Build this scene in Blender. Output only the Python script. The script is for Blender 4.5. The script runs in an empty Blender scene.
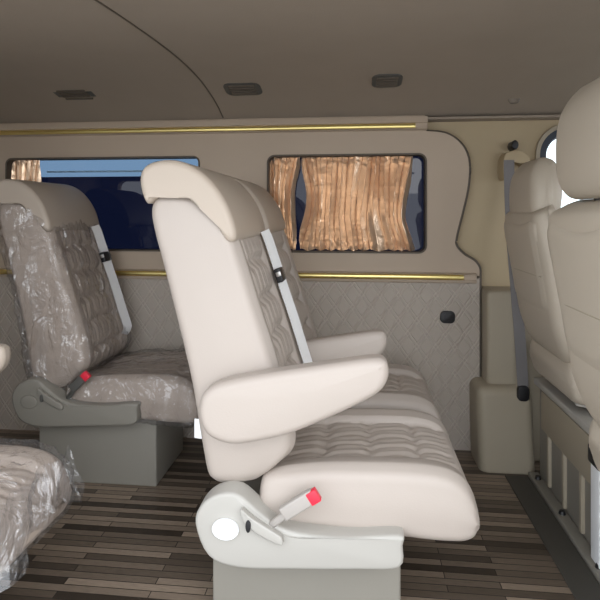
import bpy, bmesh, math, random
from mathutils import Vector, noise
random.seed(4)
R = math.radians
# ---------------------------------------------------------------- camera, world, light
YAW, F, HOR, ZC = R(6), 520.0, 214.0, 1.15
S = bpy.context.scene
C = S.collection
cam_d = bpy.data.cameras.new('camera')
cam = bpy.data.objects.new('camera', cam_d); C.objects.link(cam)
cam.location = (0, 0, ZC); cam.rotation_euler = (R(90), 0, YAW)
cam_d.sensor_width = 36; cam_d.lens = 36*F/600; cam_d.shift_y = -(300-HOR)/600
cam_d.clip_start = 0.02
S.camera = cam
w = bpy.data.worlds.new('world'); S.world = w; w.use_nodes = True
nt = w.node_tree; bgn = nt.nodes['Background']
tc = nt.nodes.new('ShaderNodeTexCoord'); sx = nt.nodes.new('ShaderNodeSeparateXYZ')
rmp = nt.nodes.new('ShaderNodeValToRGB')
nt.links.new(tc.outputs['Generated'], sx.inputs[0]); nt.links.new(sx.outputs['Z'], rmp.inputs[0])
e = rmp.color_ramp.elements
e[0].position = 0.0; e[0].color = (0.80, 0.84, 0.90, 1)
e[1].position = 0.6; e[1].color = (0.90, 0.94, 1.0, 1)
nt.links.new(rmp.outputs[0], bgn.inputs[0]); bgn.inputs[1].default_value = 2.3
def area(name, loc, rot, sx_, sy_, power, col=(1, 1, 1)):
    l = bpy.data.lights.new(name, 'AREA'); l.shape = 'RECTANGLE'; l.size = sx_; l.size_y = sy_
    l.energy = power; l.color = col
    o = bpy.data.objects.new(name, l); C.objects.link(o); o.location = loc; o.rotation_euler = rot
    return o
# daylight pouring in through the open sliding door behind the camera, high over the sill
area('door_daylight', (1.5, -1.9, 2.3), (R(68), 0, R(38)), 2.4, 1.8, 30, (1, 0.985, 0.97))
S.view_settings.view_transform = 'Standard'; S.view_settings.look = 'None'
S.view_settings.gamma = 1; S.view_settings.exposure = 0.52; S.view_settings.use_curve_mapping = False

# ---------------------------------------------------------------- helpers
cs, sn = math.cos(YAW), math.sin(YAW)
def ray(px, py):
    u = (px-300)/F; v = (HOR-py)/F
    return Vector((u*cs-sn, u*sn+cs, v))
def P(px, py, Y):
    d = ray(px, py); t = Y/d.y
    return Vector((d.x*t, Y, ZC+d.z*t))
def PX(px, py, X):
    d = ray(px, py); t = X/d.x
    return Vector((X, d.y*t, ZC+d.z*t))
def PZ(px, py, Z):
    d = ray(px, py); t = (Z-ZC)/d.z
    return Vector((d.x*t, d.y*t, Z))
def xz(l, Y): return [(p.x, p.z) for p in (P(a, b, Y) for a, b in l)]

def sm01(x): x = max(0.0, min(1.0, x)); return x*x*(3-2*x)
def crom(pts, n, closed=False):
    pts = [Vector(p) for p in pts]; N = len(pts); out = []
    segs = N if closed else N-1
    for i in range(segs):
        if closed: p0, p1, p2, p3 = pts[i-1], pts[i], pts[(i+1) % N], pts[(i+2) % N]
        else: p0, p1, p2, p3 = pts[max(i-1, 0)], pts[i], pts[i+1], pts[min(i+2, N-1)]
        for k in range(n):
            t = k/n
            out.append(0.5*((2*p1)+(p2-p0)*t+(2*p0-5*p1+4*p2-p3)*t*t+(3*p1-p0-3*p2+p3)*t**3))
    if not closed: out.append(pts[-1].copy())
    return out

BASE = {}
def link(o, parent=None):
    C.objects.link(o)
    if parent: o.parent = parent
def obj(name, bm, mat, parent=None, smooth=True, origin=None, angle=40):
    b = BASE[parent.name] if parent else Vector(origin or (0, 0, 0))
    bmesh.ops.translate(bm, verts=bm.verts, vec=-b)
    bmesh.ops.recalc_face_normals(bm, faces=bm.faces)
    me = bpy.data.meshes.new(name); bm.to_mesh(me); bm.free()
    if smooth:
        for p in me.polygons: p.use_smooth = True
        me.set_sharp_from_angle(angle=R(angle))
    me.materials.append(mat)
    o = bpy.data.objects.new(name, me); link(o, parent)
    BASE[o.name] = b
    if not parent: o.location = b
    return o
def thing(name, label, cat, base, group=None):
    o = bpy.data.objects.new(name, None); link(o); o.location = base; BASE[o.name] = Vector(base)
    o.empty_display_size = 0.05
    return tag(o, label, cat, group)
def tag(o, label, cat, group=None):
    o['label'] = label; o['category'] = cat
    if group: o['group'] = group
    return o
def struct(name, bm, mat, smooth=False, origin=None):
    o = obj(name, bm, mat, None, smooth, origin); o['kind'] = 'structure'; return o
def copy_tree(o, parent=None):
    c = o.copy(); C.objects.link(c); c.parent = parent
    for ch in list(o.children): copy_tree(ch, c)
    return c

def box(bm, a, b, bev=0.0, seg=3, rot=None):
    r = bmesh.ops.create_cube(bm, size=1)
    c = (Vector(a)+Vector(b))/2; d = Vector(b)-Vector(a)
    vs = r['verts']
    for v in vs: v.co = Vector((v.co.x*d.x, v.co.y*d.y, v.co.z*d.z))
    if bev:
        es = list({e_ for v in vs for e_ in v.link_edges})
        rr = bmesh.ops.bevel(bm, geom=es, offset=bev, segments=seg, profile=0.5, affect='EDGES')
        vs = list({v for f in rr['faces'] for v in f.verts} | {v for v in vs if v.is_valid})
        # whole island
        seen = set(vs); st = list(vs)
        while st:
            v = st.pop()
            for e_ in v.link_edges:
                o_ = e_.other_vert(v)
                if o_ not in seen: seen.add(o_); st.append(o_)
        vs = list(seen)
    for v in vs:
        if rot: v.co = rot @ v.co
        v.co += c
    return vs
def loops(bm, rings, closed_ring=True, cap=True):
    L = [[bm.verts.new(p) for p in r] for r in rings]
    n = len(L[0])
    for i in range(len(L)-1):
        for j in range(n if closed_ring else n-1):
            k = (j+1) % n
            bm.faces.new((L[i][j], L[i][k], L[i+1][k], L[i+1][j]))
    if cap and closed_ring:
        for r, rg in ((L[0], rings[0]), (L[-1], rings[-1])):
            c = Vector((0, 0, 0))
            for p in rg: c += Vector(p)
            cv = bm.verts.new(c/len(rg))
            for j in range(n): bm.faces.new((r[j], r[(j+1) % n], cv))
    return L
def tube(bm, pts, r, n=10, sx_=1.0):
    pts = [Vector(p) for p in pts]; rings = []
    up = Vector((0, 0, 1))
    for i, p in enumerate(pts):
        t = (pts[min(i+1, len(pts)-1)]-pts[max(i-1, 0)]).normalized()
        a = t.cross(up)
        if a.length < 0.05: a = t.cross(Vector((0, 1, 0)))
        a.normalize(); b = a.cross(t)
        rings.append([p+a*(r*sx_*math.cos(q*2*math.pi/n))+b*(r*math.sin(q*2*math.pi/n)) for q in range(n)])
    loops(bm, rings)
def slab(bm, prof, y0, y1, r, seg=5, bulge=0.0):
    """profile (x,z) closed, thickness y0..y1, all rims rounded by r"""
    n = len(prof); pr = [Vector(p).to_2d() if len(p) > 2 else Vector(p) for p in prof]
    area_ = sum(pr[i].x*pr[(i+1) % n].y-pr[(i+1) % n].x*pr[i].y for i in range(n))
    s = 1 if area_ > 0 else -1
    nor = []
    for i in range(n):
        t = (pr[(i+1) % n]-pr[i-1])
        t = t.normalized() if t.length > 1e-9 else Vector((1, 0))
        nor.append(Vector((t.y, -t.x))*s)
    def ring(y, inset): return [(pr[i].x-nor[i].x*inset, y, pr[i].y-nor[i].y*inset) for i in range(n)]
    rg = []
    for k in range(seg+1):
        a = k/seg*math.pi/2; rg.append(ring(y0+r*(1-math.sin(a)), r*(1-math.cos(a))))
    rg = [ring(y0+r*(1-math.sin(k/seg*math.pi/2)), r*(1-math.cos(math.pi/2*k/seg))) for k in range(seg+1)]
    a_ = [ring(y0+r*(1-math.sin(q)), r*(1-math.cos(q))) for q in [math.pi/2*(1-k/seg) for k in range(seg+1)]]
    b_ = [ring(y1-r*(1-math.sin(q)), r*(1-math.cos(q))) for q in [math.pi/2*k/seg for k in range(seg+1)]]
    mids = [ring(y0+(y1-y0)*t, 0) for t in (0.35, 0.5, 0.65)]
    rings = a_+mids+b_
    # progressive inner rings so the cap puffs a little
    c = sum(pr, Vector((0, 0)))/n
    if bulge:
        def inner(y, f, rg_): return [(c.x+(p[0]-c.x)*f, y, c.y+(p[2]-c.y)*f) for p in rg_]
        rings = [inner(y0-bulge*(1-f*f), f, a_[0]) for f in (0.25, 0.5, 0.75, 0.92)]+rings+[inner(y1+bulge*(1-f*f), f, b_[-1]) for f in (0.92, 0.75, 0.5, 0.25)]
    loops(bm, rings)
def rrect(x0, x1, z0, z1, r, n=6):
    out = []
    for cx, cz, a0 in ((x1-r, z1-r, 0), (x0+r, z1-r, 90), (x0+r, z0+r, 180), (x1-r, z0+r, 270)):
        for k in range(n+1):
            a = R(a0+90*k/n); out.append((cx+r*math.cos(a), cz+r*math.sin(a)))
    return out
def plate(bm, outer, holes, y0, y1):
    """flat panel in XZ with holes, thickness y0..y1"""
    es = []
    for lp in [outer]+holes:
        vs = [bm.verts.new((p[0], y0, p[1])) for p in lp]
        for i in range(len(vs)): es.append(bm.edges.new((vs[i], vs[(i+1) % len(vs)])))
    r = bmesh.ops.triangle_fill(bm, use_beauty=True, use_dissolve=False, edges=es)
    fs = [g for g in r['geom'] if isinstance(g, bmesh.types.BMFace)]
    ex = bmesh.ops.extrude_face_region(bm, geom=fs)
    for g in ex['geom']:
        if isinstance(g, bmesh.types.BMVert): g.co.y = y1

# ---------------------------------------------------------------- materials
def mat(name, col, rough=0.5, metal=0.0, bump=None, var=0.0, sheen=0.0, spec=0.5, coat=0.0):
    m = bpy.data.materials.new(name); m.use_nodes = True; t = m.node_tree
    b = t.nodes['Principled BSDF']
    b.inputs['Base Color'].default_value = (*col, 1); b.inputs['Roughness'].default_value = rough
    b.inputs['Metallic'].default_value = metal; b.inputs['Specular IOR Level'].default_value = spec
    b.inputs['Sheen Weight'].default_value = sheen; b.inputs['Coat Weight'].default_value = coat
    co = t.nodes.new('ShaderNodeTexCoord')
    nz = t.nodes.new('ShaderNodeTexNoise'); nz.inputs['Scale'].default_value = 6; nz.inputs['Detail'].default_value = 6
    t.links.new(co.outputs['Object'], nz.inputs['Vector'])
    mx = t.nodes.new('ShaderNodeMix'); mx.data_type = 'RGBA'
    mx.inputs[6].default_value = (*[c*(1-var) for c in col], 1); mx.inputs[7].default_value = (*[min(1, c*(1+var)) for c in col], 1)
    t.links.new(nz.outputs['Fac'], mx.inputs[0]); t.links.new(mx.outputs[2], b.inputs['Base Color'])
    if bump:
        n2 = t.nodes.new('ShaderNodeTexNoise'); n2.inputs['Scale'].default_value = bump[0]; n2.inputs['Detail'].default_value = 5
        t.links.new(co.outputs['Object'], n2.inputs['Vector'])
        bp = t.nodes.new('ShaderNodeBump'); bp.inputs['Strength'].default_value = bump[1]; bp.inputs['Distance'].default_value = bump[2]
        t.links.new(n2.outputs['Fac'], bp.inputs['Height']); t.links.new(bp.outputs[0], b.inputs['Normal'])
    return m
leather = mat('cream_leather', (0.445, 0.39, 0.345), 0.5, bump=(240, 0.15, 0.002), var=0.03)
leather_front = mat('front_seat_leather', (0.50, 0.44, 0.355), 0.48, bump=(240, 0.15, 0.002), var=0.03)
leather_tan = mat('beige_headrest_leather', (0.46, 0.39, 0.32), 0.5, bump=(240, 0.15, 0.002), var=0.03)
leather_wrapped = mat('wrapped_leather', (0.49, 0.41, 0.345), 0.5, var=0.05)
taupe = mat('taupe_trim', (0.50, 0.405, 0.31), 0.6, bump=(90, 0.2, 0.002), var=0.04)
headliner = mat('headliner_fabric', (0.34, 0.285, 0.23), 0.9, bump=(200, 0.3, 0.002), var=0.05)
pillar_m = mat('pillar_plastic', (0.46, 0.37, 0.235), 0.6, bump=(120, 0.2, 0.001), var=0.04)
pillar_low = mat('lower_pillar_plastic', (0.39, 0.34, 0.255), 0.6, bump=(120, 0.2, 0.001), var=0.04)
greyplast = mat('grey_plastic', (0.26, 0.245, 0.21), 0.5, bump=(150, 0.2, 0.001), var=0.04)
lightgrey = mat('light_grey_plastic', (0.42, 0.405, 0.37), 0.45, var=0.03)
darkgrey = mat('dark_grey', (0.09, 0.088, 0.08), 0.6, var=0.05)
black = mat('black_plastic', (0.012, 0.012, 0.014), 0.4)
seal = mat('brown_seal', (0.10, 0.08, 0.06), 0.6)
navy = mat('navy_rubber', (0.03, 0.04, 0.06), 0.5)
gold = mat('gold_strip', (1.0, 0.80, 0.33), 0.34, metal=1.0, var=0.1)
steel = mat('steel', (0.55, 0.54, 0.52), 0.35, metal=0.9)
red = mat('red_plastic', (0.75, 0.03, 0.06), 0.4)
webbing = mat('belt_webbing', (0.80, 0.80, 0.80), 0.6, bump=(600, 0.4, 0.001))
webbing_grey = mat('grey_belt_webbing', (0.20, 0.19, 0.19), 0.7, bump=(600, 0.4, 0.001))
white = mat('white_tag', (0.85, 0.87, 0.88), 0.5)
rubber_mat = mat('dark_floor_strip', (0.07, 0.065, 0.055), 0.6)
concrete = mat('concrete', (0.45, 0.44, 0.42), 0.9, bump=(20, 0.3, 0.01), var=0.1)
paint = mat('outer_paint', (0.7, 0.7, 0.7), 0.3, coat=0.5)
shirt = None

def satin():
    m = mat('satin_curtain', (0.85, 0.62, 0.43), 0.25, metal=0.6, bump=(22, 0.5, 0.01), var=0.12, sheen=0.3)
    return m
satin_m = satin()
def plank():
    m = bpy.data.materials.new('striped_floor'); m.use_nodes = True; t = m.node_tree; b = t.nodes['Principled BSDF']
    co = t.nodes.new('ShaderNodeTexCoord'); mp = t.nodes.new('ShaderNodeMapping'); mp.inputs['Scale'].default_value = (1, 1, 1)
    br = t.nodes.new('ShaderNodeTexBrick'); br.offset = 0.37
    br.inputs['Color1'].default_value = (0.055, 0.040, 0.028, 1); br.inputs['Color2'].default_value = (0.46, 0.36, 0.27, 1)
    br.inputs['Mortar'].default_value = (0.03, 0.022, 0.018, 1)
    br.inputs['Scale'].default_value = 1; br.inputs['Mortar Size'].default_value = 0.0015
    br.inputs['Brick Width'].default_value = 0.45; br.inputs['Row Height'].default_value = 0.03
    nz = t.nodes.new('ShaderNodeTexNoise'); mp2 = t.nodes.new('ShaderNodeMapping'); mp2.inputs['Scale'].default_value = (6, 90, 1)
    mx = t.nodes.new('ShaderNodeMix'); mx.data_type = 'RGBA'; mx.blend_type = 'MULTIPLY'; mx.inputs[0].default_value = 0.6
    t.links.new(co.outputs['Object'], mp.inputs[0]); t.links.new(mp.outputs[0], br.inputs[0])
    t.links.new(co.outputs['Object'], mp2.inputs[0]); t.links.new(mp2.outputs[0], nz.inputs[0])
    t.links.new(br.outputs[0], mx.inputs[6]); t.links.new(nz.outputs['Fac'], mx.inputs[7]); t.links.new(mx.outputs[2], b.inputs[0])
    b.inputs['Roughness'].default_value = 0.45
    return m
floor_m = plank()
def quilt():
    m = bpy.data.materials.new('quilted_panel'); m.use_nodes = True; t = m.node_tree; b = t.nodes['Principled BSDF']
    co = t.nodes.new('ShaderNodeTexCoord'); sp = t.nodes.new('ShaderNodeSeparateXYZ'); t.links.new(co.outputs['Object'], sp.inputs[0])
    def M(op, a, b_=None, c=None):
        n = t.nodes.new('ShaderNodeMath'); n.operation = op
        for i, v in enumerate((a, b_, c)):
            if v is None: continue
            if isinstance(v, (int, float)): n.inputs[i].default_value = v
            else: t.links.new(v, n.inputs[i])
        return n.outputs[0]
    X, Z = sp.outputs['X'], sp.outputs['Z']
    def lines(sign, period, off):
        u = M('ADD', M('MULTIPLY', X, 1.0), M('MULTIPLY', Z, sign*0.72))
        f = M('FRACT', M('ADD', M('DIVIDE', u, period), off))
        d = M('MULTIPLY', M('ABSOLUTE', M('SUBTRACT', f, 0.5)), period)   # distance from line
        return M('SMOOTH_MIN', M('DIVIDE', d, 0.006), 1.0, 0.3)
    a = M('MULTIPLY', lines(1, 0.09, 0.0), lines(1, 0.09, 0.22))
    c_ = M('MULTIPLY', lines(-1, 0.09, 0.0), lines(-1, 0.09, 0.22))
    h = M('MULTIPLY', a, c_)
    bp = t.nodes.new('ShaderNodeBump'); bp.inputs['Strength'].default_value = 0.7; bp.inputs['Distance'].default_value = 0.004
    t.links.new(h, bp.inputs['Height']); t.links.new(bp.outputs[0], b.inputs['Normal'])
    mx = t.nodes.new('ShaderNodeMix'); mx.data_type = 'RGBA'
    mx.inputs[6].default_value = (0.56, 0.50, 0.43, 1); mx.inputs[7].default_value = (0.47, 0.415, 0.355, 1)
    t.links.new(h, mx.inputs[0]); t.links.new(mx.outputs[2], b.inputs[0]); b.inputs['Roughness'].default_value = 0.6
    return m
quilt_m = quilt()
def glassy(name, tint, fac=0.12, rough=0.02):
    m = bpy.data.materials.new(name); m.use_nodes = True; t = m.node_tree; t.nodes.remove(t.nodes['Principled BSDF'])
    tr = t.nodes.new('ShaderNodeBsdfTransparent'); tr.inputs[0].default_value = (*tint, 1)
    gl = t.nodes.new('ShaderNodeBsdfGlossy'); gl.inputs['Roughness'].default_value = rough
    lw = t.nodes.new('ShaderNodeFresnel'); lw.inputs[0].default_value = 1.45
    mx = t.nodes.new('ShaderNodeMixShader'); t.links.new(lw.outputs[0], mx.inputs[0])
    t.links.new(tr.outputs[0], mx.inputs[1]); t.links.new(gl.outputs[0], mx.inputs[2])
    t.links.new(mx.outputs[0], t.nodes['Material Output'].inputs[0])
    return m
glass_dark = glassy('tinted_glass', (0.040, 0.048, 0.085))
glass_blue = glassy('blue_glass_band', (0.25, 0.32, 0.39))
glass_clear = glassy('clear_glass', (0.9, 0.95, 0.95))
def film():
    m = bpy.data.materials.new('clear_plastic_film'); m.use_nodes = True; t = m.node_tree; t.nodes.remove(t.nodes['Principled BSDF'])
    co = t.nodes.new('ShaderNodeTexCoord'); mp = t.nodes.new('ShaderNodeMapping'); mp.inputs['Scale'].default_value = (1, 1, 0.55)
    n1 = t.nodes.new('ShaderNodeTexNoise'); n1.inputs['Scale'].default_value = 11; n1.inputs['Detail'].default_value = 3; n1.inputs['Distortion'].default_value = 1.4
    vo = t.nodes.new('ShaderNodeTexVoronoi'); vo.inputs['Scale'].default_value = 9; vo.feature = 'F1'
    ad = t.nodes.new('ShaderNodeMath'); ad.operation = 'ADD'
    t.links.new(co.outputs['Object'], mp.inputs[0]); t.links.new(mp.outputs[0], n1.inputs['Vector']); t.links.new(mp.outputs[0], vo.inputs['Vector'])
    t.links.new(n1.outputs['Fac'], ad.inputs[0]); t.links.new(vo.outputs['Distance'], ad.inputs[1])
    bp = t.nodes.new('ShaderNodeBump'); bp.inputs['Strength'].default_value = 1.0; bp.inputs['Distance'].default_value = 0.05
    t.links.new(ad.outputs[0], bp.inputs['Height'])
    tr = t.nodes.new('ShaderNodeBsdfTransparent'); tr.inputs[0].default_value = (0.97, 0.97, 0.975, 1)
    gl = t.nodes.new('ShaderNodeBsdfGlossy'); gl.inputs['Roughness'].default_value = 0.13; t.links.new(bp.outputs[0], gl.inputs['Normal'])
    df = t.nodes.new('ShaderNodeBsdfDiffuse'); df.inputs[0].default_value = (0.8, 0.8, 0.82, 1); t.links.new(bp.outputs[0], df.inputs['Normal'])
    lw = t.nodes.new('ShaderNodeLayerWeight'); lw.inputs[0].default_value = 0.25; t.links.new(bp.outputs[0], lw.inputs['Normal'])
    m1 = t.nodes.new('ShaderNodeMixShader'); m1.inputs[0].default_value = 0.05
    t.links.new(tr.outputs[0], m1.inputs[1]); t.links.new(df.outputs[0], m1.inputs[2])
    m2 = t.nodes.new('ShaderNodeMixShader'); ma = t.nodes.new('ShaderNodeMath'); ma.operation = 'MULTIPLY_ADD'; ma.use_clamp = True
    ma.inputs[1].default_value = 0.45; ma.inputs[2].default_value = 0.09
    t.links.new(lw.outputs['Fresnel'], ma.inputs[0]); mi = t.nodes.new('ShaderNodeMath'); mi.operation = 'MINIMUM'; mi.inputs[1].default_value = 0.34
    t.links.new(ma.outputs[0], mi.inputs[0]); t.links.new(mi.outputs[0], m2.inputs[0])
    t.links.new(m1.outputs[0], m2.inputs[1]); t.links.new(gl.outputs[0], m2.inputs[2])
    t.links.new(m2.outputs[0], t.nodes['Material Output'].inputs[0])
    return m
film_m = film()

# ---------------------------------------------------------------- structure
WY = 2.60
X0, X1 = -2.3, 2.1
NY = 0.72
bm = bmesh.new(); box(bm, (X0, NY, -0.05), (X1, WY+0.12, 0)); struct('floor', bm, floor_m)
bm = bmesh.new(); box(bm, (-14, -14, -0.46), (14, 14, -0.40)); struct('floor_outside', bm, concrete)
def ceil_z(y): return 1.612+0.16*(1-abs((y-1.66)/0.99)**3)
bm = bmesh.new()
rings = []
ys = [NY+(WY+0.1-NY)*i/40 for i in range(41)]
top = [(y, ceil_z(min(y, 2.64))) for y in ys]
prof = top+[(y, z+0.05) for y, z in reversed(top)]
loops(bm, [[(x, y, z) for y, z in prof] for x in (X0, X1)])
struct('ceiling', bm, headliner, True)
bm = bmesh.new(); box(bm, (X0-0.05, NY, 0), (X0, WY+0.1, 1.8)); struct('wall_rear', bm, taupe)
# near side behind the sliding door opening, outside the frame on the left
bm = bmesh.new(); plate(bm, [(X0, 0.0), (-1.35, 0.0), (-1.35, 1.66), (X0, 1.66)], [rrect(-2.15, -1.5, 0.95, 1.45, 0.06)], NY, NY+0.08)
struct('wall_near', bm, taupe)
# near side ahead of the door opening and the nose of the van, both outside the frame on the right
bm = bmesh.new(); plate(bm, [(0.72, 0.0), (X1, 0.0), (X1, 1.66), (0.72, 1.66)], [rrect(1.0, 1.95, 1.0, 1.52, 0.1)], NY, NY+0.06)
struct('wall_near_front', bm, taupe)
bm = bmesh.new(); plate(bm, [(NY, 0.0), (WY+0.1, 0.0), (WY+0.1, 1.7), (NY, 1.7)], [rrect(NY+0.12, WY-0.05, 1.02, 1.58, 0.08)], 0, 0.06)
for v in bm.verts: v.co = Vector((X1+v.co.y, v.co.x, v.co.z))
struct('wall_front', bm, greyplast)

# far wall : base sheet with the tan pillar, holes for the three windows
win1 = xz([(-60, 157), (146, 157), (146, 251), (-60, 251)], WY)
w1x0, w1x1 = P(6, 200, WY).x, P(200, 200, WY).x
w1z1, w1z0 = P(100, 157, WY).z, P(100, 251, WY).z
w2x0, w2x1 = P(267, 200, WY).x, P(427, 200, WY).x
w2z1, w2z0 = P(346, 154, WY).z, P(346, 253, WY).z
# the first window's right end lies behind the near seats
h1 = rrect(w1x0, w1x1, w1z0, w1z1, 0.035)
h2 = rrect(w2x0, w2x1, w2z0, w2z1, 0.04)
dx0, dx1, dz0, dz1 = P(539, 160, WY+0.06).x, 1.75, 0.98, P(560, 128, WY+0.06).z
h3 = rrect(dx0, dx1, dz0, dz1, 0.13, 10)
grow = 0.05
def g(h, x0, x1, z0, z1, r): return rrect(x0-grow, x1+grow, z0-grow, z1+grow, r)
bm = bmesh.new()
plate(bm, [(X0, 0), (X1, 0), (X1, 1.72), (X0, 1.72)],
      [rrect(w1x0-0.02, w1x1+0.02, w1z0-0.02, w1z1+0.02, 0.05), rrect(w2x0-0.02, w2x1+0.02, w2z0-0.02, w2z1+0.02, 0.05), h3], WY+0.06, WY+0.11)
struct('wall_far', bm, pillar_m)
# raised trim panel of the rear cabin
zr = P(300, 276, WY).z
edge_px = [(425, 117), (426, 131), (444, 133), (457, 140), (466, 152), (469, 168), (467, 190), (462, 212), (456, 236), (456, 246), (464, 255), (474, 261), (479, 268), (479.5, 276)]
edge = [(p.x, p.y) for p in [Vector(q) for q in xz(edge_px, WY)]]
edge_s = [(p.x, p.y) for p in crom([Vector((a, b)) for a, b in edge[1:]], 5)]
outer = [(X0, 1.70), (edge[0][0], 1.70), edge[0]]+edge_s+[(X0, zr)]
bm = bmesh.new(); plate(bm, outer, [h1, h2], WY, WY+0.07)
struct('wall_far_upper_trim', bm, taupe)
xe = P(479.5, 300, WY).x
bm = bmesh.new(); plate(bm, [(X0, 0.0), (xe, 0.0), (xe, zr), (X0, zr)], [], WY, WY+0.06)
struct('wall_far_lower_trim', bm, quilt_m)
# dark gap / welt along the edge of the panel
bm = bmesh.new(); tube(bm, [(a+0.004, WY+0.015, b) for a, b in edge_s]+[(xe+0.004, WY+0.015, 0.02)], 0.010, 8)
struct('trim_1', bm, seal, True)
# window frames
def frame(name, x0, x1, z0, z1, r, m, y=WY, wd=0.008, dp=0.07):
    bm = bmesh.new(); plate(bm, rrect(x0-0.0, x1+0.0, z0-0.0, z1+0.0, r), [rrect(x0+wd, x1-wd, z0+wd, z1-wd, max(r-wd, 0.01))], y-0.006, y+dp)
    return struct(name, bm, m, True)
fr1 = frame('window_1', w1x0, w1x1, w1z0, w1z1, 0.035, seal)
fr2 = frame('window_2', w2x0, w2x1, w2z0, w2z1, 0.04, seal)
bm = bmesh.new(); zb = P(120, 175.5, WY).z
plate(bm, [(w1x0, w1z0), (w1x1, w1z0), (w1x1, zb), (w1x0, zb)], [], WY+0.070, WY+0.074)
p = obj('window_pane', bm, glass_dark, fr1, False)
bm = bmesh.new(); plate(bm, [(w1x0, zb), (w1x1, zb), (w1x1, w1z1), (w1x0, w1z1)], [], WY+0.070, WY+0.074)
p = obj('window_pane_top_band', bm, glass_blue, fr1, False); p['label'] = 'pale blue band at the top of the pane'
bm = bmesh.new(); box(bm, (P(40, 170, WY).x, WY+0.058, P(40, 171, WY).z-0.004), (w1x1, WY+0.069, P(40, 171, WY).z+0.004), 0.002)
obj('window_rail', bm, mat('blue_grey_rail', (0.25, 0.38, 0.5), 0.5), fr1, False)
bm = bmesh.new(); plate(bm, rrect(w2x0, w2x1, w2z0, w2z1, 0.04), [], WY+0.070, WY+0.074)
obj('window_pane', bm, glass_dark, fr2, False)
# driver's door window
fr3 = frame('window_3', dx0, dx1, dz0, dz1, 0.13, navy, WY+0.06, 0.030, 0.06)
bm = bmesh.new(); plate(bm, rrect(dx0+0.026, dx1-0.026, dz0+0.026, dz1-0.026, 0.105, 10), [rrect(dx0+0.040, dx1-0.04, dz0+0.04, dz1-0.04, 0.09, 10)], WY+0.075, WY+0.10)
obj('window_channel', bm, mat('blue_grey_channel', (0.28, 0.33, 0.40), 0.4), fr3, False)
bm = bmesh.new(); plate(bm, rrect(dx0+0.02, dx1-0.02, dz0+0.02, dz1-0.02, 0.11, 10), [], WY+0.102, WY+0.106)
obj('window_pane', bm, glass_clear, fr3, False)
bm = bmesh.new(); plate(bm, rrect(dx0-0.018, dx1+0.018, dz0-0.018, dz1+0.018, 0.145, 10), [rrect(dx0, dx1, dz0, dz1, 0.13, 10)], WY+0.045, WY+0.065)
struct('trim_2', bm, pillar_low, True)

# rails with gold strips
def rail(name, pxa, pya, pxb, pyb, top, bot, gx0=None, gx1=None):
    a = P(pxa, pya, WY); b = P(pxb, pyb, WY)
    z = (a.z+b.z)/2
    z1 = z+top; z0 = z-bot
    bm = bmesh.new()
    prof = [(WY, z0), (WY-0.016, z0+0.004), (WY-0.022, z-0.012), (WY-0.014, z-0.013), (WY-0.014, z+0.013), (WY-0.024, z+0.016), (WY-0.020, z1-0.004), (WY, z1)]
    loops(bm, [[(x, y, zz) for y, zz in prof] for x in (a.x, b.x)])
    o = struct(name, bm, taupe, False)
    bm = bmesh.new()
    xs0, xs1 = a.x+0.0, (gx1 if gx1 is not None else b.x-0.02)
    n = 60; rg = []
    for i in range(n+1):
        x = xs0+(xs1-xs0)*i/n; wob = 0.0012*noise.noise(Vector((x*2.2, z, 0)))
        rg.append([(x, WY-0.014-0.008*math.sin(math.pi*k/8), z+0.0125*math.cos(math.pi*k/8)+wob) for k in range(9)])
    loops(bm, rg)
    gobj = obj('gold_strip', bm, gold, o)
    return o
rail('trim_3', -60, 133, 427, 128, 0.050, 0.020, gx1=P(415, 129, WY).x)
rail('trim_4', -60, 272, 476, 276, 0.022, 0.030, gx1=P(463, 276, WY).x)

# lower pillar mouldings and the step beside the driver seat
pl_ = P(479.5, 291, WY-0.04)
bm = bmesh.new()
box(bm, (xe+0.012, 2.50, 0), (1.6, WY+0.08, P(500, 291, 2.5).z), 0.02)
struct('trim_5', bm, pillar_low, True)
bm = bmesh.new()
a = P(481, 472, 2.40)
for v in box(bm, (0.555, 2.385, -0.03), (0.80, 2.60, 0.36), 0.04, 6): v.co.y += 0.05*sm01(v.co.z/0.36)
struct('trim_6', bm, pillar_low, True)
# ceiling seam
bm = bmesh.new()
pts = []
for i in range(16):
    y = 1.3+i*(2.585-1.3)/15
    x = P(223, 118, 2.585).x-0.06*((2.585-y)/0.5)**1.6*0.35
    pts.append((x, y, ceil_z(y)-0.001))
tube(bm, pts, 0.0035, 6); struct('trim_7', bm, seal, True)
# roof rail over pillar area
bm = bmesh.new()
z8 = P(480, 119, WY).z
slab(bm, [(P(427, 119, WY).x, z8-0.001), (X1, z8-0.001), (X1, z8+0.012), (P(427, 119, WY).x, z8+0.012)], WY-0.02, WY+0.08, 0.005)
struct('trim_8', bm, headliner, True)

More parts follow.
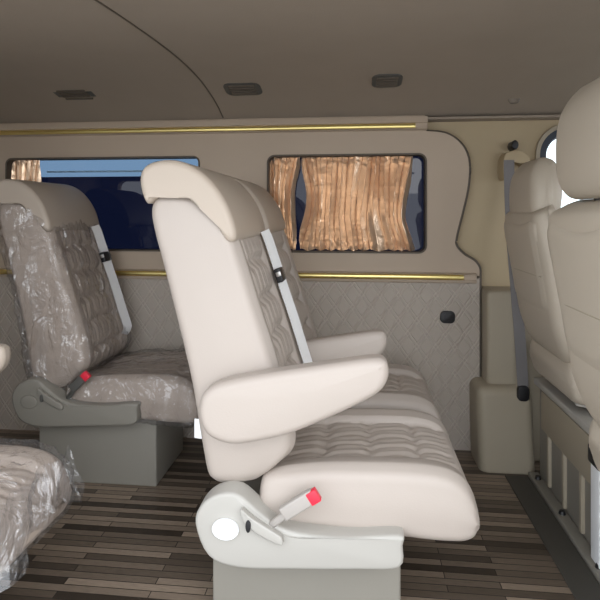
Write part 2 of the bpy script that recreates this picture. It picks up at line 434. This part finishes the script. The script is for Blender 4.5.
# ---------------------------------------------------------------- seat sweep
def sweep(bm, st, y0, y1, rc, disp, off=0.0, wr=0.0, nf=72, sub=7):
    """st: list of (rear(x,z), front(x,z), width scale). front face gets disp(a, s)."""
    rear = crom([Vector(s[0]) for s in st], sub); front = crom([Vector(s[1]) for s in st], sub)
    wsc = [v.x for v in crom([Vector((s[2], 0)) for s in st], sub)]
    yc = (y0+y1)/2; HW = (y1-y0)/2
    arc = 0; rings = []
    tot = sum((front[i+1]-front[i]).length for i in range(len(front)-1))
    for i in range(len(rear)):
        if i: arc += (front[i]-front[i-1]).length
        m = (rear[i]+front[i])/2; d = front[i]-rear[i]; hd = d.length/2+off; dn = d.normalized()
        hw = HW*wsc[i]+off; r = min(rc, hd*0.95, hw*0.95)
        sec = []
        for k in range(nf+1):                       # front, near->far
            a = -1+2*k/nf; sec.append((a*(hw-r), hd, True))
        for k in range(1, 7): q = R(90-15*k); sec.append((hw-r+r*math.cos(q), hd-r+r*math.sin(q), False))
        for k in range(1, 6): sec.append((hw+0.006*math.sin(math.pi*k/6), (hd-r)-(2*hd-2*r)*k/6, False))
        for k in range(0, 7): q = R(-15*k); sec.append((hw-r+r*math.cos(q), -hd+r+r*math.sin(q), False))
        for k in range(1, 12): sec.append(((hw-r)*(1-2*k/12), -hd, False))
        for k in range(0, 7): q = R(-90-15*k); sec.append((-hw+r+r*math.cos(q), -hd+r+r*math.sin(q), False))
        for k in range(1, 6): sec.append((-hw-0.006*math.sin(math.pi*k/6), (-hd+r)+(2*hd-2*r)*k/6, False))
        for k in range(0, 6): q = R(180-15*k); sec.append((-hw+r+r*math.cos(q), hd-r+r*math.sin(q), False))
        rg = []
        for (yy, dd, fr) in sec:
            if fr: dd += disp(yy/HW, arc, tot)
            p = m+dn*dd
            v = Vector((p.x, yc+yy, p.y))
            if wr:
                q = v*8
                n_ = noise.noise_vector(q)
                rd = (1-abs(noise.noise(q*1.9+Vector((3, 1, 7)))))**6+0.7*(1-abs(noise.noise(q*4.1)))**8
                out = (v-Vector((m.x, yc, m.y))).normalized()
                v += n_*wr*0.7+out*(rd*wr*1.6)
            rg.append(v)
        rings.append(rg)
    loops(bm, rings)
def pleat(period, zone=0.60, rec=0.020, phase=0.0, end=0.12, amp=0.0035, scal=0.018, pw=1.0):
    def f(a, s, tot):
        edge_ = sm01((s-0.04)/0.06)*sm01((tot-end-s)/0.05)
        inz = sm01((zone+0.04-abs(a))/0.08)
        r_ = (s-phase-scal*(1-(a/zone)**2))/period
        fr = r_-math.floor(r_); ds = min(fr, 1-fr)*period
        pillow = pw*(0.018*(1-math.exp(-(ds/0.016)**2))-0.004)
        groove = -0.011*math.exp(-((abs(a)-zone)/0.022)**2)
        row = math.floor(r_)
        wv = a*23+0.7*math.sin(s*31+row*2)+row*1.3+1.2*noise.noise(Vector((a*5, s*9, row)))
        gath = amp*math.sin(wv)*(0.35+0.65*math.exp(-(ds/0.03)**2))+amp*0.5*math.sin(wv*2.1+1)
        crown = 0.006*(1-sm01(abs(abs(a)-0.82)/0.2))
        return edge_*(inz*(-rec+pillow+gath)+groove)+crown*sm01((s-0.03)/0.08)
    return f

YN, YF = 1.385, 1.85
SB = Vector((0.0, (YN+YF)/2, 0.0))
back_st_px = [((209, 489), (258, 486), .86), ((204, 478), (276, 470), .95), ((200, 450), (291, 450), 1), ((195, 420), (289, 420), 1), ((189, 385), (279, 385), 1), ((180, 345), (267, 345), 1),
              ((170, 305), (254, 305), 1), ((160, 265), (242, 266), 1), ((152, 235), (231, 235), 1), ((147.5, 212), (215, 211), .98), ((151, 197), (200, 199), .94), ((162, 191), (186, 193), .82)]
back_st = [(xz([a], YN)[0], xz([b], YN)[0], c) for a, b, c in back_st_px]
cush_st = [((-0.262, 0.33), (-0.262, 0.40), .85), ((-0.25, 0.315), (-0.245, 0.432), .94), ((-0.20, 0.305), (-0.19, 0.448), .975), ((-0.08, 0.30), (-0.08, 0.464), .99), ((0.02, 0.295), (0.02, 0.470), 1), ((0.12, 0.29), (0.12, 0.473), 1),
           ((0.20, 0.285), (0.20, 0.471), 1), ((0.258, 0.285), (0.255, 0.460), 1), ((0.290, 0.288), (0.292, 0.436), .995), ((0.312, 0.298), (0.314, 0.40), .98), ((0.324, 0.318), (0.325, 0.360), .94)]
head_px = [(140.5, 188), (141, 172), (150, 163), (168, 159.5), (186, 163), (203, 173), (217, 188), (228, 206), (235, 226), (236, 238), (231, 242), (224, 238), (213, 219), (202, 206.5), (190, 199.5), (173, 195.5), (156, 198), (147, 203.5)]
arm_px = [(197, 412), (200, 398), (209, 389), (225, 383), (255, 377), (300, 370), (345, 363.5), (374, 360), (385, 362), (389, 370), (388, 382), (380, 394), (360, 406), (325, 422), (290, 436), (262, 443), (232, 447), (210, 440), (200, 428)]

def belt_strip(bm, pts, wdt, th=0.003):
    pts = crom(pts, 6); rings = []
    for i, p in enumerate(pts):
        t = (pts[min(i+1, len(pts)-1)]-pts[max(i-1, 0)]).normalized()
        s = wdt[1] if isinstance(wdt, tuple) else None
        a = (wdt[0] if isinstance(wdt, tuple) else Vector((0, 1, 0)))
        a = (a-t*a.dot(t)).normalized(); wd = s if s else wdt
        n = t.cross(a)
        rings.append([p+a*wd/2+n*th/2, p-a*wd/2+n*th/2, p-a*wd/2-n*th/2, p+a*wd/2-n*th/2])
    loops(bm, rings)

def make_seat(label, off=(0, 0), near_arm=False, far_arm=False, wrapped=False, belt=False, group=None, clip_shadow=False):
    t = thing('van_seat', label, 'seat', SB, group)
    lm = leather_wrapped if wrapped else leather
    pd = pleat(0.115, phase=0.06, end=0.16, pw=1.25, scal=0.012)
    bm = bmesh.new(); sweep(bm, back_st, YN, YF, 0.035, pd); obj('backrest', bm, lm, t, angle=80)
    pc = pleat(0.135, phase=0.06, end=0.07, rec=0.026, scal=0.004, pw=0.5)
    bm = bmesh.new(); sweep(bm, cush_st, YN, YF, 0.035, pc); obj('seat_cushion', bm, lm, t, angle=80)
    # headrest
    bm = bmesh.new(); hp = crom([Vector(p) for p in xz(head_px, YN)], 4, True)
    slab(bm, hp, YN-0.010, YF+0.006, 0.020, 6, 0.003); hr = obj('headrest', bm, leather_tan, t, angle=80)
    # base box
    bm = bmesh.new(); box(bm, (-0.40, YN+0.05, 0.0), (0.125, YF-0.04, 0.31), 0.008)
    obj('seat_base', bm, greyplast, t)
    # side cover with recliner hub
    Yc = YN-0.045
    cov = xz([(22, 397), (26, 385), (36, 378), (48, 378), (60, 388), (70, 396), (84, 401), (112, 403), (144, 401), (146, 408), (144, 421), (120, 423), (80, 424), (48, 424), (30, 417)], 2.06)
    kx, kz = (0, 0) if wrapped else (0.045, -0.050)
    cov = [(x+0.93+kx, z+kz) for x, z in cov]
    cmat = greyplast if wrapped else lightgrey
    bm = bmesh.new(); slab(bm, crom([Vector(c) for c in cov], 4, True), Yc, YN+0.03, 0.010, 4, 0.006); sc = obj('side_cover', bm, cmat, t)
    hx, hz = cov[0][0]+0.085, 0.375+kz
    bm = bmesh.new(); slab(bm, [(hx+0.036*math.cos(R(10*k)), hz+0.028*math.sin(R(10*k))) for k in range(36)], Yc-0.012, Yc-0.002, 0.003, 3)
    bd = obj('cover_badge', bm, cmat if wrapped else white, sc)
    bm = bmesh.new(); slab(bm, crom([Vector(q) for q in [(hx+0.045, hz+0.062), (hx+0.075, hz+0.040), (hx+0.125, hz+0.012), (hx+0.150, hz-0.004), (hx+0.152, hz-0.022), (hx+0.130, hz-0.018), (hx+0.080, hz+0.006), (hx+0.050, hz+0.034)]], 4, True), Yc-0.024, Yc-0.004, 0.004, 3)
    obj('recline_lever', bm, cmat, sc)
    bm = bmesh.new(); slab(bm, [(hx+0.064+0.007*math.cos(R(20*k)), hz+0.022+0.016*math.sin(R(20*k))) for k in range(18)], Yc-0.028, Yc-0.004, 0.002, 2)
    obj('cover_slot', bm, black if not wrapped else darkgrey, sc)
    # buckle
    if wrapped: B0, B1 = Vector((-0.205, YN-0.03, 0.425)), Vector((-0.135, YN-0.04, 0.492))
    else: B0, B1 = Vector((-0.185, YN-0.052, 0.372)), Vector((-0.098, YN-0.052, 0.430))
    dv = (B1-B0).normalized(); ang = math.atan2(dv.z, dv.x)
    from mathutils import Matrix
    rot = Matrix.Rotation(-ang, 3, 'Y')
    L = (B1-B0).length; c = (B0+B1)/2
    bm = bmesh.new(); vs = box(bm, (c.x-L/2, c.y-0.010, c.z-0.018), (c.x+L/2-0.006, c.y+0.012, c.z+0.018), 0.005, 3, rot)
    tube(bm, [B0+Vector((0.01, 0, 0.004)), B0-dv*0.06+Vector((0, 0.02, -0.02)), B0-dv*0.09+Vector((0.0, 0.05, -0.05))], 0.010, 8)
    bk = obj('belt_buckle', bm, darkgrey if wrapped else mat('buckle_grey', (0.40, 0.37, 0.34), 0.5), t)
    bm = bmesh.new(); c2 = B1-dv*0.008
    box(bm, (c2.x-0.014, c2.y-0.0125, c2.z-0.0165), (c2.x+0.014, c2.y+0.008, c2.z+0.0165), 0.0025, 2, rot)
    rb = obj('release_button', bm, red, bk); rb['label'] = 'red release button'
    if near_arm:
        bm = bmesh.new(); ap = crom([Vector(p) for p in xz(arm_px, YN-0.085)], 4, True)
        slab(bm, ap, YN-0.085, YN-0.008, 0.024, 6, 0.006); obj('armrest', bm, leather, t, angle=80)
    if far_arm:
        bm = bmesh.new(); ap = [Vector((v[0]+0.03, v[1]-0.055)) for v in crom([Vector(p) for p in xz(arm_px, YN-0.085)], 4, True)]
        slab(bm, ap, YF+0.004, YF+0.070, 0.024, 6, 0.006); obj('armrest', bm, leather, t, angle=80)
    if not wrapped:
        bm = bmesh.new()
        a = P(191, 423, YN); b = P(199, 443, YN)
        slab(bm, [(a.x, b.z), (b.x+0.01, b.z-0.003), (b.x+0.01, a.z-0.003), (a.x, a.z)], YN+0.03, YN+0.034, 0.001, 2)
        tg = obj('care_tag', bm, white, t); tg['label'] = 'small white care tag'
    # integrated shoulder belt running down the far bolster
    front = crom([Vector(s[1]) for s in back_st], 6)
    fr = [q for q in front if 0.50 < q.y]
    ybelt = YF-0.075
    pts = []
    for q in fr[::-1]:
        pts.append(Vector((q.x+0.026, ybelt, q.y)))
    pts = [p_ for p_ in pts if p_.z < P(231, 238, YN).z+0.01]
    n = len(pts)
    for i, p_ in enumerate(pts): p_.y = ybelt-0.005*(1-i/(n-1)) + 0.018*(i/(n-1)); p_.x -= 0.075*sm01((0.60-p_.z)/0.10); 
    bm = bmesh.new(); belt_strip(bm, pts[::2], (Vector((0.5, 1, 0)), 0.050))
    sb = obj('seat_belt', bm, webbing, t)
    ik = min(range(n-1), key=lambda i_: abs(pts[i_].z-0.945)); k = pts[ik]; k2 = pts[ik+1]
    bm = bmesh.new()
    dd = (k2-k).normalized(); rot2 = Matrix.Rotation(-math.atan2(dd.z, dd.x), 3, 'Y')
    box(bm, (k.x-0.024, k.y-0.038, k.z-0.010), (k.x+0.024, k.y+0.038, k.z+0.013), 0.004, 3, rot2)
    cl = obj('belt_clip', bm, black, sb)
    bm = bmesh.new(); box(bm, (k.x-0.008, k.y-0.041, k.z-0.002), (k.x+0.008, k.y+0.030, k.z+0.0155), 0.002, 2, rot2)
    obj('belt_tongue', bm, steel, cl)
    if wrapped:
        bm = bmesh.new(); sweep(bm, back_st, YN, YF, 0.04, lambda a, s, tot: pd(a, s, tot)*0.35, off=0.013, wr=0.007, nf=56, sub=6)
        f = obj('plastic_cover', bm, film_m, t, angle=60); f['label'] = 'clear crinkled plastic cover over the backrest'
        bm = bmesh.new(); sweep(bm, cush_st, YN, YF, 0.04, lambda a, s, tot: 0, off=0.011, wr=0.007, nf=56, sub=6)
        f = obj('plastic_cover', bm, film_m, t, angle=60); f['label'] = 'clear crinkled plastic cover over the cushion'
        # loose flap of film hanging off the front corner
        bm = bmesh.new(); rings = []
        for i in range(26):
            u = i/25; rg = []
            for j in range(22):
                v = j/21
                z = 0.475-0.19*v*(0.75+0.25*math.sin(u*7))
                q = Vector((0.322+0.035*v+0.016*math.sin(u*24+v*5), YN-0.01+u*(YF-YN), z))
                q += noise.noise_vector(q*14)*0.014
                rg.append(q)
            rings.append(rg)
        loops(bm, rings, False)
        f = obj('plastic_flap', bm, film_m, t, angle=60); f['label'] = 'loose crumpled flap of clear plastic at the cushion front'
    return t

s1 = make_seat('cream leather seat nearest the camera, big padded armrest and white belt', near_arm=True, far_arm=True)
s2 = copy_tree(s1)
s2['label'] = 'cream leather seat between the big near armchair seat and the curtained window'
for ch in list(s2.children):
    if ch.name.startswith(('armrest', 'seat_belt', 'care_tag', 'belt_buckle', 'side_cover')):
        for g_ in list(ch.children):
            for g2 in list(g_.children): bpy.data.objects.remove(g2)
            bpy.data.objects.remove(g_)
        bpy.data.objects.remove(ch)
s2.location = SB+Vector((0.0, 0.545, 0))
s3 = make_seat('beige seat in crinkled clear plastic against the dark uncurtained window', wrapped=True)
s3.location = SB+Vector((-0.955, 0.665, 0)); s3.scale = (1, 0.93, 1)
s4 = copy_tree(s3)
s4['label'] = 'plastic-wrapped seat in the lower left corner, only its pale cushion front showing'
s4.location = SB+Vector((-1.145, -0.40, 0)); s4.scale = (1, 1, 1)
# its own near armrest
bm = bmesh.new(); ap = [Vector((v[0], v[1]-0.04)) for v in crom([Vector(p) for p in xz(arm_px, YN-0.085)], 4, True)]
BASE[s4.name] = SB
slab(bm, ap, YF+0.02, YF+0.075, 0.022, 6, 0.004); obj('armrest', bm, leather_tan, s4, angle=80)

# ---------------------------------------------------------------- front seats
FB = Vector((0.75, 1.22, 0.42))
fr_px = [((586, 415), .86), ((577, 400), .95), ((567, 372), 1), ((561, 342), 1), ((556, 312), 1), ((551, 285), 1), ((546, 258), .99), ((542, 235), .96), ((542, 216), .90), ((552, 208), .78)]
def make_front(label):
    t = thing('front_seat', label, 'seat', FB)
    st = []
    thick = [0.08, 0.13, 0.15, 0.15, 0.14, 0.13, 0.12, 0.10, 0.08, 0.045]
    for (q, wd), th in zip(fr_px, thick):
        x, z = xz([q], 1.45)[0]
        st.append(((x, z), (x+th, z+0.02), wd))
    bm = bmesh.new(); sweep(bm, st, 1.0, 1.45, 0.05, pleat(0.13, phase=0.05))
    # flip: rear face carries the moulded back panel
    br = obj('backrest', bm, leather_front, t, angle=80)
    # raised back panel with a seam line and map pocket
    ins = [(s[0][0], s[0][1]) for s in st[1:9]]
    cur = crom([Vector(p_) for p_ in ins], 5)
    def panel(y0, y1, lo, hi, lift, name, m, scoop=0.0):
        bm = bmesh.new(); rings = []
        pts_ = [p_ for p_ in cur if lo <= p_.y <= hi]
        NJ = 24
        for i, p_ in enumerate(pts_):
            u = i/(len(pts_)-1); rg = []
            for j in range(NJ+1):
                v = j/NJ; e_ = min(u, 1-u, 1.0)
                k_ = sm01(min(v, 1-v)/0.09)*sm01(min(u, 1-u)/0.12)
                shr = 0.02*(1-sm01(min(u, 1-u)/0.15))
                zz = p_.y-scoop*math.sin(math.pi*v)*u**3
                rg.append(Vector((p_.x+0.004-(lift+0.004)*k_, y0+shr+(y1-y0-2*shr)*v, zz)))
            rings.append(rg)
        loops(bm, rings, False)
        geom = bm.faces[:]
        ex = bmesh.ops.extrude_face_region(bm, geom=geom)
        for g_ in ex['geom']:
            if isinstance(g_, bmesh.types.BMVert): g_.co.x += 0.008
        return obj(name, bm, m, t, angle=80)
    bp_ = panel(1.035, 1.418, 0.775, 1.145, 0.009, 'back_panel', leather_front, 0.03)
    sp_ = min(cur, key=lambda q: abs(q.y-0.925))
    bm = bmesh.new(); tube(bm, [(sp_.x-0.0095+0.004*(abs(y_-1.22)/0.17)**6, y_, 0.925) for y_ in [1.05+0.34*i/20 for i in range(21)]], 0.0022, 6)
    sm_ = obj('seam', bm, pillar_low, t); sm_.parent = bp_
    # headrest
    x0 = xz([(551, 200)], 1.40)[0][0]
    bm = bmesh.new()
    zt = FH[0]; zb_ = FH[1]
    prof = crom([Vector(q) for q in [(x0+0.005, zb_+0.05), (x0, (zt+zb_)/2), (x0+0.008, zt-0.06), (x0+0.04, zt-0.008), (x0+0.075, zt), (x0+0.105, zt-0.03), (x0+0.115, (zt+zb_)/2), (x0+0.10, zb_+0.03), (x0+0.07, zb_), (x0+0.03, zb_+0.005)]], 5, True)
    slab(bm, prof, 1.06, 1.405, 0.045, 8, 0.006)
    for v in bm.verts:
        u = max(0, (v.co.z-zb_)/(zt-zb_)-0.45)/0.55; v.co.y = 1.232+(v.co.y-1.232)*(1-0.30*u*u)
    hr = obj('headrest', bm, leather_front, t, angle=80)
    for y in (1.17, 1.28):
        bm = bmesh.new(); tube(bm, [(x0+0.06, y, zb_+0.02), (x0+0.06, y, 1.10)], 0.007, 8)
        obj('headrest_post', bm, black, t)
    # cushion and frame
    cst = [((0.62, 0.50), (0.60, 0.58), .9), ((0.64, 0.48), (0.63, 0.63), 1), ((0.75, 0.47), (0.75, 0.65), 1), ((0.95, 0.47), (0.95, 0.66), 1), ((1.06, 0.48), (1.08, 0.64), .98), ((1.09, 0.50), (1.11, 0.58), .9)]
    bm = bmesh.new(); sweep(bm, cst, 1.0, 1.45, 0.04, pleat(0.13), nf=40, sub=4); obj('seat_cushion', bm, leather_front, t, angle=80)
    for y in (1.03, 1.40):
        bm = bmesh.new(); slab(bm, crom([Vector(q) for q in [(0.64, 0.50), (0.66, 0.60), (0.70, 0.61), (0.73, 0.56), (0.80, 0.53), (1.05, 0.50), (1.05, 0.465), (0.68, 0.465)]], 3, True), y, y+0.022, 0.004, 2)
        hb = obj('side_bracket', bm, lightgrey, t)
        bm = bmesh.new(); slab(bm, [(0.68+0.016*math.cos(R(20*k)), 0.56+0.016*math.sin(R(20*k))) for k in range(18)], y-0.012, y+0.002, 0.003, 2)
        obj('hinge_bolt', bm, black, hb)
        bm = bmesh.new(); box(bm, (0.70, y-0.008, 0.440), (1.12, y+0.03, 0.463), 0.004)
        obj('slide_rail', bm, steel, t)
    return t
FH = (P(590, 74, 1.22).z, P(575, 197, 1.22).z)
f1 = make_front('large pale front seat at the right edge, headrest raised close to ceiling')
f2 = copy_tree(f1); f2['label'] = 'front seat farther from the camera, beside the grey belt and bright round-cornered window'
f2.location = FB+Vector((0.140, 0.895, 0))
for ch in f2.children:
    if ch.name.startswith('headrest') and not ch.name.startswith('headrest_post'):
        ch.location.z -= 0.048; ch.scale = (1, 0.95, 0.95); ch.location.z += 0.0
        ch.location.z += 0.0

# platform below front seats
t = thing('seat_platform', 'grey-green ribbed platform carrying the two front seats', 'platform', (1.3, 1.65, 0))
bm = bmesh.new(); box(bm, (0.80, 0.80, 0), (1.95, 2.36, 0.425), 0.008); pf = obj('platform_body', bm, greyplast, t)
bm = bmesh.new(); box(bm, (0.775, 0.95, 0.412), (1.2, 2.36, 0.440), 0.006); obj('top_plate', bm, lightgrey, t)
k = 0
for i in range(9):
    y = 0.98+i*0.155
    bm = bmesh.new(); box(bm, (0.788, y, 0.03), (0.806, y+0.022, 0.24), 0.004); obj('rib', bm, pillar_low, t)
bm = bmesh.new(); box(bm, (0.786, 0.90, 0.24), (0.802, 2.30, 0.40), 0.004); pn = obj('access_panel', bm, pillar_low, t)
bm = bmesh.new(); box(bm, (0.770, 1.735, 0.022), (0.80, 1.80, 0.37), 0.006); pn = obj('support_post', bm, white, t)
bm = bmesh.new(); box(bm, (0.764, 1.73, 0.335), (0.80, 1.81, 0.395), 0.008); obj('post_cap', bm, black, pn)
bm = bmesh.new(); box(bm, (0.755, 0.85, 0.0), (0.80, 2.37, 0.022), 0.004); fl = obj('floor_flange', bm, greyplast, t)
for y in (1.35, 1.75, 2.05, 2.31):
    bm = bmesh.new(); r = bmesh.ops.create_cone(bm, cap_ends=True, segments=14, radius1=0.014, radius2=0.010, depth=0.012)
    bmesh.ops.translate(bm, verts=bm.verts, vec=(0.777, y, 0.027)); obj('flange_bolt', bm, black, fl)
bm = bmesh.new(); box(bm, (0.655, 0.85, 0.0), (0.753, 2.36, 0.006), 0.002)
struct('trim_9', bm, rubber_mat)

# ---------------------------------------------------------------- curtains
def curtain(name, label, left, right, ztop, zbot, nfold, y=WY+0.038, amp=0.011, base=None, group=None):
    """left/right: functions of v (0 top..1 bottom) giving x"""
    bm = bmesh.new(); NU, NV = nfold*14, 48; rings = []
    for j in range(NV+1):
        v = j/NV; z = ztop+(zbot-ztop)*v; rg = []
        for i in range(NU+1):
            u = i/NU
            ph = u*nfold*2*math.pi+2.4*noise.noise(Vector((u*nfold*0.45, v*1.1, 2.0)))*1.6
            A = amp*(0.8+0.5*noise.noise(Vector((u*nfold*0.8, v*2, 0))))
            x = left(v)+(right(v)-left(v))*u+0.25*amp*math.sin(2*ph)
            yy = y+A*math.sin(ph)
            if v < 0.1 or v > 0.86:
                q = Vector((x*55, z*55, 3.0)); yy += 0.007*noise.noise(q); x += 0.004*noise.noise(q+Vector((9, 0, 0)))
            zz = z+(0.006*math.sin(ph*1.0) if v > 0.98 else 0)
            rg.append(Vector((x, min(max(yy, WY+0.012), WY+0.062), zz)))
        rings.append(rg)
    loops(bm, rings, False)
    o = obj(name, bm, satin_m, None, origin=base, angle=80)
    tag(o, label, 'curtain'); return o
zt, zb2 = w2z1-0.010, w2z0+0.012
X = lambda px: P(px, 200, WY+0.03).x
def lerp(a, b, t): return a+(b-a)*t
curtain('window_curtain', 'narrow gold satin curtain bunch at the left end of the small window', lambda v: X(268.5), lambda v: X(299.5-5*sm01(v/0.4)+1*v), zt, zb2, 4, amp=0.022, base=(X(283), WY+0.03, zb2))
curtain('window_curtain', 'wide gathered gold satin curtain covering most of the small window',
        lambda v: X(301.5+5.5*math.sin(math.pi*min(1, v/0.9))**1.2-2.5*v), lambda v: X(414-7.5*math.sin(math.pi*v*0.62)+9*sm01((v-0.6)/0.4)), zt, zb2, 10, amp=0.024, base=(X(355), WY+0.03, zb2))
curtain('window_curtain', 'copper satin curtain bunch at the left end of the dark window', lambda v: P(8, 200, WY).x, lambda v: P(40-2*v, 200, WY+0.03).x, w1z1-0.006, w1z0+0.01, 5, base=(P(25, 200, WY).x, WY+0.03, w1z0))

# ---------------------------------------------------------------- small things
t = thing('wall_socket', 'black oval socket set in the grey quilted wall panel', 'socket', P(447, 317, WY))
bm = bmesh.new(); a = P(440, 323, WY); b = P(455, 311, WY)
slab(bm, rrect(a.x, b.x, a.z, b.z, 0.022), WY-0.009, WY+0.005, 0.004, 3); obj('socket_bezel', bm, black, t)
bm = bmesh.new(); slab(bm, rrect(a.x+0.016, b.x-0.016, a.z+0.014, b.z-0.014, 0.008), WY-0.012, WY-0.006, 0.001, 2); obj('socket_cap', bm, black, t)

# pillar belt
t = thing('seat_belt', 'long grey driver belt hanging from the tan pillar', 'seat belt', P(513, 165, 2.585))
pts = [P(509, 160, 2.565), P(509.5, 190, 2.55), P(512, 240, 2.47), P(516, 290, 2.455), P(520, 340, 2.44), P(523, 386, 2.43)]
bm = bmesh.new(); belt_strip(bm, pts, (Vector((1, 0, 0)), 0.048)); obj('webbing', bm, webbing_grey, t)
bm = bmesh.new(); a = P(523, 392, 2.43); slab(bm, rrect(a.x-0.026, a.x+0.026, a.z-0.04, a.z+0.03, 0.02), 2.418, 2.442, 0.006, 3); obj('belt_anchor', bm, black, t)
bm = bmesh.new(); slab(bm, crom([Vector(q) for q in xz([(503, 158), (508, 152), (520, 151), (528, 157), (529, 166), (520, 163), (508, 165), (505, 180), (502, 172)], 2.58)], 4, True), 2.565, 2.66, 0.006, 3); obj('belt_guide_cover', bm, pillar_m, t)
bm = bmesh.new(); a = P(514.5, 145, 2.6); slab(bm, [(a.x+0.016*math.cos(R(20*k)), a.z+0.022*math.sin(R(20*k))) for k in range(18)], 2.585, 2.665, 0.005, 3)
tube(bm, [P(511.5, 151, 2.59), P(507, 156, 2.6), P(512, 158, 2.6)], 0.008, 8)
obj('height_adjuster', bm, black, t)

def on_ceiling(px, py):
    z = 1.7
    for _ in range(20):
        p_ = PZ(px, py, z); z = ceil_z(p_.y)
    return p_
def vent(px, py, sx_, sy_, label):
    c = on_ceiling(px, py)
    slope = (ceil_z(c.y+0.01)-ceil_z(c.y-0.01))/0.02
    t = thing('ceiling_vent', label, 'vent', c)
    def tilt(bm):
        for v in bm.verts: v.co.z += (v.co.y-c.y)*slope
    bm = bmesh.new(); o_ = [(x, y) for x, y in rrect(c.x-sx_/2, c.x+sx_/2, c.y-sy_/2, c.y+sy_/2, min(sx_, sy_)*0.3)]
    plate(bm, o_, [], 0, 0.010)
    for v in bm.verts: v.co = Vector((v.co.x, v.co.z, c.z-v.co.y+0.003))
    tilt(bm); obj('vent_frame', bm, darkgrey, t, False)
    for i in range(4):
        y = c.y-sy_*0.3+i*sy_*0.2
        bm = bmesh.new(); box(bm, (c.x-sx_*0.36, y-sy_*0.045, c.z-0.013), (c.x+sx_*0.36, y+sy_*0.045, c.z-0.005), 0.002)
        tilt(bm); obj('vent_slat', bm, seal, t, False)
    return t
vent(75, 93, 0.19, 0.13, 'long dark oval ceiling vent at the upper left above the wrapped seat')
vent(243, 88, 0.17, 0.12, 'dark rectangular ceiling vent above the nearest headrest, right of the roof seam')
vent(387, 80, 0.13, 0.12, 'small dark ceiling vent above the curtained window')
c = on_ceiling(514, 101)
bm = bmesh.new(); bmesh.ops.create_cone(bm, cap_ends=True, segments=20, radius1=0.010, radius2=0.016, depth=0.010)
bmesh.ops.translate(bm, verts=bm.verts, vec=c+Vector((0, 0, -0.001)))
tag(obj('trim_clip', bm, seal, None, origin=c), 'small round brown fastener on the headliner above the tan pillar', 'fastener')
for o_, g_ in ((s1, 'cream leather middle row seats'), (s2, 'cream leather middle row seats'), (s3, 'plastic wrapped back row seats'),
               (s4, 'plastic wrapped back row seats'), (f1, 'front row seats'), (f2, 'front row seats')): o_['group'] = g_
for o_ in C.objects:
    if o_.get('category') == 'curtain': o_['group'] = 'gold satin window curtains'
    if o_.get('category') == 'vent': o_['group'] = 'dark vents in the headliner'
